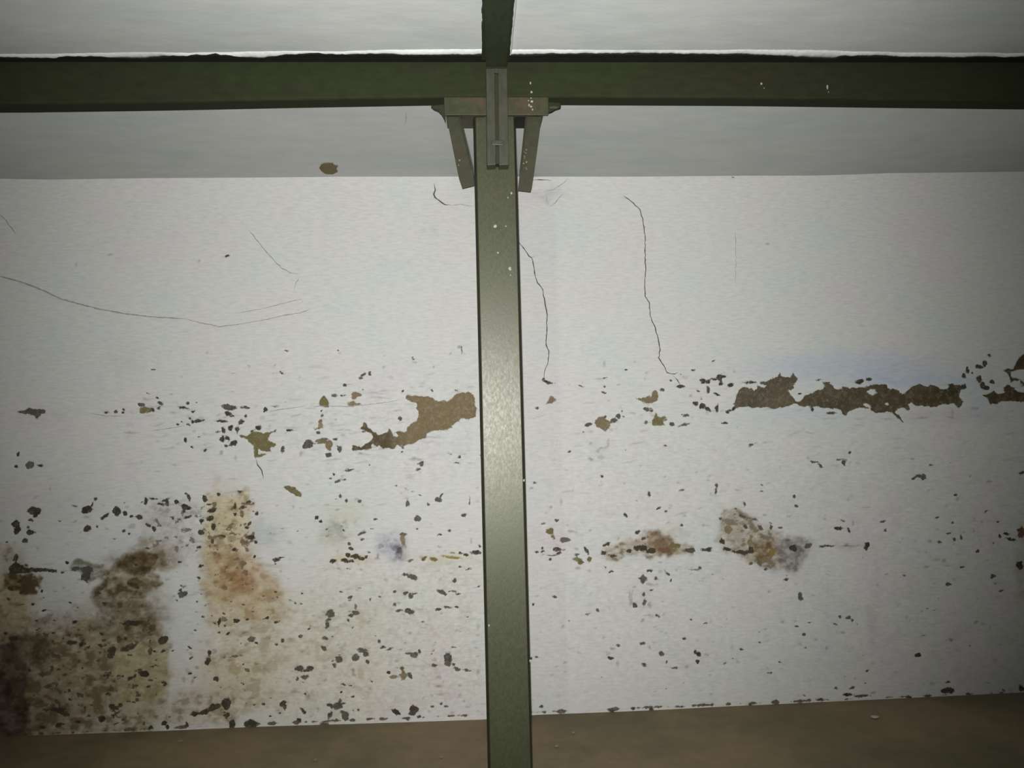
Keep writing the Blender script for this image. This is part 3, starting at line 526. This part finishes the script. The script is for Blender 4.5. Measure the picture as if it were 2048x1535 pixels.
CR = [
 (1.9,0,[(1245,390),(1262,402),(1279,418),(1285,437),(1290,470),(1291,540),(1289,575),(1290,592),(1298,605),(1300,630),(1312,660),(1320,695),(1318,715),(1330,735),(1335,745),(1348,748),(1357,743)]),
 (2.2,0,[(1345,750),(1355,760),(1362,772)]),
 (2.1,0,[(1036,482),(1050,500),(1058,512),(1063,515),(1068,532),(1070,550),(1075,565),(1085,578),(1088,597),(1094,625),(1093,660),(1092,690),(1097,702),(1097,722),(1090,740),(1088,758)]),
 (1.8,0,[(1060,514),(1070,513)]),
 (2.6,0,[(868,366),(871,380),(867,388),(870,395),(880,402),(890,409),(902,410)]),
 (1.2,1,[(902,410),(920,408),(935,411),(950,411)]),
 (2.6,1,[(-8,550),(30,560),(55,568),(90,582),(120,597),(160,608),(200,618),(250,627),(300,633),(370,637)]),
 (1.6,1,[(370,637),(400,645),(440,653),(470,649),(520,641),(560,632),(600,625),(625,617)]),
 (1.2,1,[(475,626),(520,618),(560,608),(590,600),(602,598),(606,604),(598,607)]),
 (1.7,1,[(497,458),(512,478),(530,500),(548,520),(562,535),(580,545),(598,548)]),
 (1.4,1,[(600,552),(592,565),(588,580)]),
 (2.4,1,[(-5,425),(12,440),(22,455),(32,468)]),
 (0.9,1,[(1471,460),(1472,500),(1471,570)]),
 (2.0,0,[(511,915),(516,930),(524,942),(527,957)]),
 (1.8,0,[(1064,359),(1090,359),(1104,361)]),
 (1.5,1,[(1085,384),(1108,378),(1124,368),(1136,357)]),
 (1.8,1,[(1098,414),(1110,406),(1122,392),(1124,388)]),
 (1.4,1,[(1091,388),(1093,400),(1098,412)]),
 (1.3,1,[(180,826),(210,831),(250,832)]),
 (1.3,1,[(540,822),(580,816),(610,812)]),
 (1.5,1,[(300,861),(340,856),(370,851)]),
 (1.3,1,[(620,812),(700,812),(760,806),(800,799)]),
]
for k, (w, tone_, pts) in enumerate(CR):
    ribbon('crack', pts, w, M_HAIR if tone_ else M_CRACK, wall, seed=k, jit=.9 if w < 2.5 else .5)

# cracks and the bare patch in the ceiling just in front of the far wall
def onceil(x, y): return at(x, y, Z=ZC-.0035)
pp = [(639,337),(643,330),(652,327),(664,327),(668,331),(676,332),(673,338),(675,344),(664,349),(652,348),(643,343)]
v = []
for i in range(len(pp)):
    a, b = pp[i], pp[(i+1) % len(pp)]
    for t in (0, .33, .66):
        v.append(onceil(a[0]+(b[0]-a[0])*t+random.uniform(-.7, .7), a[1]+(b[1]-a[1])*t+random.uniform(-.4, .4)))
v2 = [p+np.array([0, 0, .006]) for p in v]; n = len(v)
mesh('bare_patch', v+v2, [tuple(range(n))]+[(i, (i+1) % n, n+(i+1) % n, n+i) for i in range(n)], M_BARE, ceiling)
ribbon('crack', [(811,224),(813,240),(808,252)], 1.8, M_HAIR, ceiling, Z=ZC-.004, seed=50)
ribbon('crack', [(1238,278),(1225,300),(1195,322)], 1.2, M_HAIR, ceiling, Z=ZC-.004, seed=51)

# ------------------------------------------------------------------ steel frame
YF = at(1010, 118, Z=ZC)[1]         # front face of the main beam
# main beam: channel with its back to the camera, slightly bowed
top = [(-700,119),(0,118),(512,118),(1010,117),(1500,117),(1800,119),(2048,121),(2800,124)]
hee = [(-700,209),(0,209),(300,205),(600,199),(900,194),(1120,194),(1500,196),(1800,200),(2048,203),(2800,205)]
T_ = curve(top, YF); H_ = curve(hee, YF)
beam = thing('steel_girder', 'dark olive steel girder running left to right under the ceiling', 'girder', (0, YF, ZC-.15))
xs = np.linspace(XL+.005, XR-.005, 40)
FL = .074; TH = .008
secs = []
for x in xs:
    zt = zline(T_, x); zb = zline(H_, x); r_ = .006
    yb = YF+FL
    pr = [(YF+.012, zt+.012), (YF+.002, zt+.004), (YF, zt-.004)]
    pr += [(YF, zb+r_*1.4), (YF+.0015, zb+r_*.5), (YF+r_, zb)]
    pr += [(yb, zb+.002), (yb, zb+.002+TH), (YF+TH+.004, zb+TH+.002), (YF+TH, zb+TH+.008), (YF+TH, zt-TH), (yb, zt-.004), (yb, zt+.004)]
    secs.append([(x, a, b) for a, b in pr])
loft('web_and_lower_flange', secs, M_BEAM, beam)
secs2 = []
for x in xs:
    zt = zline(T_, x)
    secs2.append([(x, YF-.003, zt-.0005), (x, YF-.003, zt-.0050), (x, YF+.002, zt-.0068), (x, YF+.002, zt+.001)])
loft('lit_flange_edge', secs2, M_STUB, beam)  # lighter strip paints in the light caught by the upper flange edge
# its upper flange, pressed into ragged plaster on the ceiling
def ragged_strip(name, near, far, Z, th, mat, parent, seed, amp_near, amp_far=0, n=160, along='x', xa=0, xb=1):
    """thin plate just under the ceiling; near/far are functions giving the edge positions along the strip"""
    r = random.Random(seed); o3 = Vector(parent.location) if parent is not None else Vector((0, 0, 0))
    v = []; f = []; pn = 0
    for i in range(n+1):
        t = xa+(xb-xa)*i/n
        pn = pn*.8+r.uniform(-1, 1)*.6
        a = near(t)+pn*amp_near*.6+r.uniform(-1, 1)*amp_near*.35; b = far(t)+r.uniform(-1, 1)*amp_far
        for (q, z) in ((a, Z), (b, Z), (b, Z-th), (a, Z-th)):
            p = (t, q, z) if along == 'x' else (q, t, z)
            v.append(Vector(p)-o3)
    for i in range(n):
        for k in range(4):
            f.append((4*i+k, 4*i+(k+1) % 4, 4*i+4+(k+1) % 4, 4*i+4+k))
    f += [(0, 1, 2, 3), (4*n+3, 4*n+2, 4*n+1, 4*n)]
    return mesh(name, v, f, mat, parent)
near_px = [(-700,112),(0,110),(110,110),(120,106),(200,108),(280,113),(350,107),(430,105),(520,111),(560,106),(610,103),(720,104),(940,105),(1010,105),(1050,105),(1130,103),(1350,103),(1480,104),(1560,107),(1640,112),(1670,113),(1680,107),(1780,108),(1900,110),(2048,110),(2800,112)]
NP = np.array(sorted([(at(x, y, Z=ZC)[0], at(x, y, Z=ZC)[1]) for x, y in near_px]))
ragged_strip('upper_flange', lambda x: np.interp(x, NP[:, 0], NP[:, 1]), lambda x: YF+.01, ZC-.001, .010, M_BLACK, beam, 5, .005, xa=XL+.005, xb=XR-.005, n=420)
# bead of fresh white plaster in front of it
LPn = np.array(sorted([(at(x, y, Z=ZC)[0], at(x, y, Z=ZC)[1]) for x, y in [(-700,105),(0,107),(200,103),(330,104),(430,104),(600,101),(940,100),(1020,100),(1100,99),(1350,98),(1500,99),(1620,101),(1780,104),(1900,105),(2048,106),(2800,108)]]))
XJ0, XJ1 = at(966, 100, Z=ZC)[0], at(1019, 100, Z=ZC)[0]
def lip(xa, xb, seed):
    r = random.Random(seed); v = []; f = []; n = int((xb-xa)/.008); pn = 0
    for i in range(n+1):
        x = xa+(xb-xa)*i/n; y0 = np.interp(x, LPn[:, 0], LPn[:, 1]); y1 = max(y0+.012, np.interp(x, NP[:, 0], NP[:, 1])+.003)
        pn = pn*.85+r.uniform(-1, 1)*.4
        h = .0075+pn*.0022; wob = pn*.004
        v += [(x, y0+wob-.006, ZC+.004), (x, y0+wob, ZC-h*.45), (x, (y0+y1)/2+wob, ZC-h), (x, y1+wob, ZC-h*.95), (x, y1+.004, ZC+.004)]
    for i in range(n):
        for k in range(4): f.append((5*i+k, 5*i+k+1, 5*i+5+k+1, 5*i+5+k))
    return mesh('plaster_bead', v, f, M_LIP, ceiling, smooth=True)
lip(XL, XJ0-.004, 8); lip(XJ1+.002, XR, 9)

# white drips on the right-hand half of the beam
def specks(name, pts, parent, mat=M_SPECK, Y=None, bits=8, rad=1.6):
    o3 = Vector(parent.location); v = []; f = []
    for (x, y, w, h) in pts:
        c0 = len(v)
        for k in range(bits):
            a = 2*math.pi*k/bits; p = at(x+math.cos(a)*w/2*random.uniform(.8, 1.2), y+math.sin(a)*h/2*random.uniform(.8, 1.2), Y=Y)
            v.append(Vector(p)-o3)
        v.append(Vector(at(x, y, Y=Y-.0015))-o3)
        for k in range(bits): f.append((c0+k, c0+(k+1) % bits, c0+bits))
    return mesh(name, v, f, mat, parent)
drips = specks('paint_drip', [(1523,167,4,5),(1655,174,4,9),(1657,184,2,3),(1528,176,2,3)], beam, Y=YF-.0004); drips['kind'] = 'stuff'

# ceiling joist running towards and over the camera
ZJ = at(992, 134, Y=YF-.052)[2]
a = at(972, 134, Z=ZJ); b = at(1014.5, 134, Z=ZJ); a0 = at(970, 2, Z=ZJ); b0 = at(1022, 2, Z=ZJ)
joist = thing('ceiling_joist', 'dark green steel joist set in the ceiling, running from the girder towards the viewer', 'joist', ((a[0]+b[0])/2, .5, ZC-.05))
def xin(p, q, y): return p[0]+(q[0]-p[0])*(y-p[1])/(q[1]-p[1])
yend = YF-.052
def jsec(y, dx0, dx1, z0, z1):
    l = xin(a, a0, y); r_ = xin(b, b0, y); return [(l+dx0, y, z0), (r_+dx1, y, z0), (r_+dx1, y, z1), (l+dx0, y, z1)]
M_JOIST = plain('green_black_paint', (.022, .028, .014), .6, 40, .2, (1, .4, 1), .2, spec=.25)
loft('lower_flange', [jsec(y, 0, 0, ZJ, ZJ+.008) for y in (YB+.01, .5, 1.5, yend)], M_JOIST, joist, bevel=.0015)
loft('web', [[(xin(a, a0, y)*.5+xin(b, b0, y)*.5+s, y, z) for s, z in ((-.004, ZJ+.007), (.004, ZJ+.007), (.004, ZC+.002), (-.004, ZC+.002))] for y in (YB+.01, yend)], M_JOIST, joist)
tl = np.array(sorted([(at(x, y, Z=ZC)[1], at(x, y, Z=ZC)[0]) for x, y in [(965,-200),(965,0),(964,50),(965,80),(963,106)]]))
tr = np.array(sorted([(at(x, y, Z=ZC)[1], at(x, y, Z=ZC)[0]) for x, y in [(1062,-200),(1028,0),(1024,50),(1021,80),(1019,106)]]))
ragged_strip('upper_flange', lambda y: np.interp(y, tl[:, 0], tl[:, 1]) if y > tl[0, 0] else xin(a, a0, y)-.012, lambda y: np.interp(y, tr[:, 0], tr[:, 1]) if y > tr[0, 0] else xin(b, b0, y)+.012, ZC-.0005, .012, M_JOIST, joist, 12, .004, .0008, n=260, along='y', xa=YB+.01, xb=YF-.02)
# slim bead of plaster along its right side
v = []; f = []; yy = np.linspace(YB+.05, at(1019, 104, Z=ZC)[1], 90)
for i, y in enumerate(yy):
    x = np.interp(y, tr[:, 0], tr[:, 1]) if y > tr[0, 0] else xin(b, b0, y)+.012
    j = random.uniform(-.001, .001)
    v += [(x-.001, y, ZC-.012), (x+.004+j, y, ZC-.010), (x+.009+j, y, ZC+.002)]
for i in range(len(yy)-1):
    for k in range(2): f.append((3*i+k, 3*i+k+1, 3*i+3+k+1, 3*i+3+k))
mesh('plaster_bead', v, f, M_LIP, ceiling, smooth=True)

# column
YCf = YF+.004
def cx(y):   # front face edges of the shaft
    return np.interp(y, [-500, 400, 650, 1050, 1535, 2400], [927, 950, 955.6, 964, 976, 997]), np.interp(y, [-500, 400, 650, 1050, 1535, 2400], [1014, 1036.5, 1042.8, 1053, 1066.5, 1090])
pl0 = at(cx(400)[0], 400, Y=YCf); pl1 = at(cx(1500)[0], 1500, Y=YCf); pr0 = at(cx(400)[1], 400, Y=YCf); pr1 = at(cx(1500)[1], 1500, Y=YCf)
def edge_x(p0, p1, z): return p0[0]+(p1[0]-p0[0])*(z-p0[2])/(p1[2]-p0[2])
column = thing('steel_post', 'olive painted steel post standing before the peeling wall, shiny in the middle', 'post', ((pl0[0]+pr0[0])/2, YCf+.05, 0))
ztop = at(1000, 232, Y=YCf)[2]
sec = []
for z in list(np.linspace(.012, ztop, 24)):
    l = edge_x(pl0, pl1, z); r_ = edge_x(pr0, pr1, z); e = .0105; D_ = .09
    prof = []
    # steep rounded front corners, flat face
    for t in (0, .3, .55, .75, .9, 1.0):
        ang = t*math.pi/2; prof.append((l+e*(1-math.cos(ang))*1.0, YCf+.032*(1-math.sin(ang))))
    for t in (1.0, .9, .75, .55, .3, 0):
        ang = t*math.pi/2; prof.append((r_-e*(1-math.cos(ang)), YCf+.032*(1-math.sin(ang))))
    prof += [(r_, YCf+D_-.012), (r_-.012, YCf+D_), (l+.012, YCf+D_), (l, YCf+D_-.012)]
    sec.append([(x, y, z) for x, y in prof])
sh = loft('shaft', sec, M_COL, column, bevel=0)
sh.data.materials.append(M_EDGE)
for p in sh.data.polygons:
    if abs(p.normal.x) > .42: p.material_index = 1  # corner faces get a darker colour for the shade where they turn away
bx0, bx1 = edge_x(pl0, pl1, 0)-.05, edge_x(pr0, pr1, 0)+.05
prism('base_plate', [(bx0, .001), (bx1, .001), (bx1, .013), (bx0, .013)], YCf-.05, YCf+.14, M_CAP, column, .002)
# head: shallow box the beam sits on
yH = YF-.018
c = [at(888, 194, Y=yH), at(1097, 194, Y=yH), at(1097, 230, Y=yH), at(889, 230, Y=yH)]
prism('head_plate', [(p[0], p[2]) for p in c], yH, yH+.010, M_CAP, column, .0018)
# notch block at the right corner and the underside plate behind the lip
c2 = [at(1095, 212, Y=yH+.012), at(1103, 212, Y=yH+.012), at(1101, 218, Y=yH+.012), at(1095, 222, Y=yH+.012)]
zu = at(990, 231, Y=yH+.010)[2]
u = [at(892, 231, Z=zu), at(1087, 231, Z=zu), at(1083, 257, Z=zu), at(895, 257, Z=zu)]
vv = [(u[0][0], yH+.010, zu), (u[1][0], yH+.010, zu), (u[1][0]-.001, u[2][1], zu), (u[0][0]+.001, u[3][1], zu)]
loft('head_soffit', [vv, [(p[0], p[1], p[2]+.008) for p in vv]], M_STUB, column, bevel=.001)
# black patches painting the shade of holes under the head, beside the splice
for q in ([(950,234),(970,234),(969,244),(951,244)], [(1031,234),(1052,234),(1051,256),(1032,256)]):
    a3 = [at(x, y, Z=zu-.0012) for x, y in q]
    loft('recess_shade', [[tuple(p) for p in a3], [(p[0], p[1], p[2]+.002) for p in a3]], M_BLACK, column)
# rounded gusset on the left and weld run on the right, where beam meets head
def flat_on(name, q, y, th, mat):
    w_ = [at(a_, b_, Y=y) for a_, b_ in q]; prism(name, [(p[0], p[2]) for p in w_], y, y+th, mat, column)
flat_on('gusset', [(862,212),(890,208),(891,244),(888,236),(883,227),(876,220),(868,217)], YF+.004, .02, M_EDGE)
flat_on('gusset', [(1095,204),(1120,206),(1122,214),(1112,217),(1104,222),(1096,224)], YF+.002, .02, M_BEAM)
flat_on('weld_bead', [(1098,214),(1108,212),(1118,214),(1112,217),(1100,217)], YF-.002, .006, M_STUB)

# diagonal braces
def brace(q, flip):
    yb_ = YF+.002
    w_ = [at(x, y, Y=yb_) for x, y in q]
    o = prism('brace', [(p[0], p[2]) for p in w_], yb_, yb_+.010, M_BRACE, column, .0012)
    # folded inner leg of the angle iron
    i0, i1 = q[1], q[2]
    s = 1 if flip else -1
    w2 = [at(i0[0], i0[1], Y=yb_-.001), at(i1[0], i1[1], Y=yb_-.001), at(i1[0]+s*4, i1[1], Y=yb_-.001), at(i0[0]+s*4.5, i0[1], Y=yb_-.001)]
    mesh_o = prism('inner_leg', [(p[0], p[2]) for p in w2], yb_-.002, yb_+.030, M_EDGE, column)
    mesh_o.parent = o; mesh_o.location = (0, 0, 0)
    return o
brace([(893,233),(921,233),(946,338),(949,371),(925,377),(918,356)], False)
brace([(1083,233),(1051,233),(1040,340),(1036,381),(1062,384),(1070,330)], True)
# splice: two angle irons with a groove between, in front of beam, head and shaft
def on(x, y): return at(x, y, Y=YF-.05)
def stub_leg(x0t, x1t, x0b, x1b, depth):
    q = [(x0t, 136), (x1t, 136), (x1b, 329), (x0b, 330)]
    w_ = [on(x, y) for x, y in q]
    return prism('splice_angle', [(p[0], p[2]) for p in w_], YF-.05, YF-.05+depth, M_STUB, column, .0022)
stub_leg(972, 989, 974, 992, .05); stub_leg(996, 1014, 998, 1018, .05)
w_ = [on(x, y) for x, y in [(986,146),(999,146),(1001,326),(988,326)]]
prism('splice_web', [(p[0], p[2]) for p in w_], YF-.043, YF-.01, M_EDGE, column)
w_ = [on(x, y) for x, y in [(972,136),(1014,136),(1014,145),(972,145)]]
prism('splice_top', [(p[0], p[2]) for p in w_], YF-.049, YF-.01, M_STUB, column, .001)
w_ = [on(x, y) for x, y in [(982,280),(1008,280),(1007,291),(983,290)]]
prism('weld_lump', [(p[0], p[2]) for p in w_], YF-.052, YF-.03, M_STUB, column, .003)
# splashes of white paint
sp = [(1020,537,6,7),(1021,550,3,3),(1023,386,4,5),(1012,452,3,3),(990,452,7,6),(996,505,4,4),(1016,395,3,3),(978,1250,4,5),(1061,1321,5,6),(1048,960,4,6)]
s1 = specks('paint_splash', sp, column, Y=YCf-.0006); s1['kind'] = 'stuff'
sp = [(1061,166,3,5),(1063,184,5,5),(1062,196,3,3),(1064,203,6,5),(1058,210,3,5),(1062,213,5,4),(1065,219,3,4),(1057,201,3,3)]
rr = random.Random(4)
s2 = specks('paint_splash', sp, column, Y=yH-.0008); s2['kind'] = 'stuff'
sp = [(1049+rr.uniform(-5, 5), 295+rr.uniform(0, 50), rr.uniform(1.5, 4), rr.uniform(1.5, 4)) for k in range(14)]+[(919,320,4,4),(917,330,3,3)]
s3 = specks('paint_splash', sp, column, mat=plain('cream_paint_speck', (.13, .13, .07), .6), Y=YF+.0014); s3['kind'] = 'stuff'

# ------------------------------------------------------------------ crumbs on the floor
M_CRUMB = plain('plaster_crumb', (.50, .45, .38), .8, 60, .15); M_CRUMB2 = plain('brown_crumb', (.24, .19, .13), .8, 60, .15)
def crumb(x, y, w, d, h, label, mat, seed):
    p = at(x, y, Z=.002); r = random.Random(seed)
    bm = bmesh.new(); bmesh.ops.create_icosphere(bm, subdivisions=1, radius=1)
    for q in bm.verts:
        q.co = Vector((q.co.x*w/2*r.uniform(.8, 1.2), q.co.y*d/2*r.uniform(.8, 1.2), q.co.z*h/2*r.uniform(.8, 1.1)))
    mnz = min(q.co.z for q in bm.verts)
    for q in bm.verts: q.co.z -= mnz
    me = bpy.data.meshes.new('plaster_flake'); bm.to_mesh(me); bm.free()
    o = link('plaster_flake', me, mat); o.location = (p[0], p[1], zfloor(p[0], p[1])+.0005)
    o['label'] = label; o['category'] = 'flake'
crumb(1749, 1434, .050, .030, .012, 'pale long plaster flake on the brown floor near the right end of the wall', M_CRUMB, 1)
crumb(1147, 1463, .020, .02, .010, 'small brown crumb on the floor just right of the steel post', M_CRUMB2, 2)
crumb(1113, 1491, .020, .02, .010, 'small brown crumb nearest the steel post foot on its right side', M_CRUMB2, 3)
crumb(361, 1481, .026, .02, .008, 'dull grey flake on the dark floor below the damp corner', M_CRUMB2, 4)
crumb(882, 1511, .016, .02, .010, 'tiny tan crumb on the floor left of the steel post', M_CRUMB2, 5)
crumb(631, 1518, .014, .02, .008, 'tiny reddish crumb on the floor, far left of the steel post', M_CRUMB2, 6)
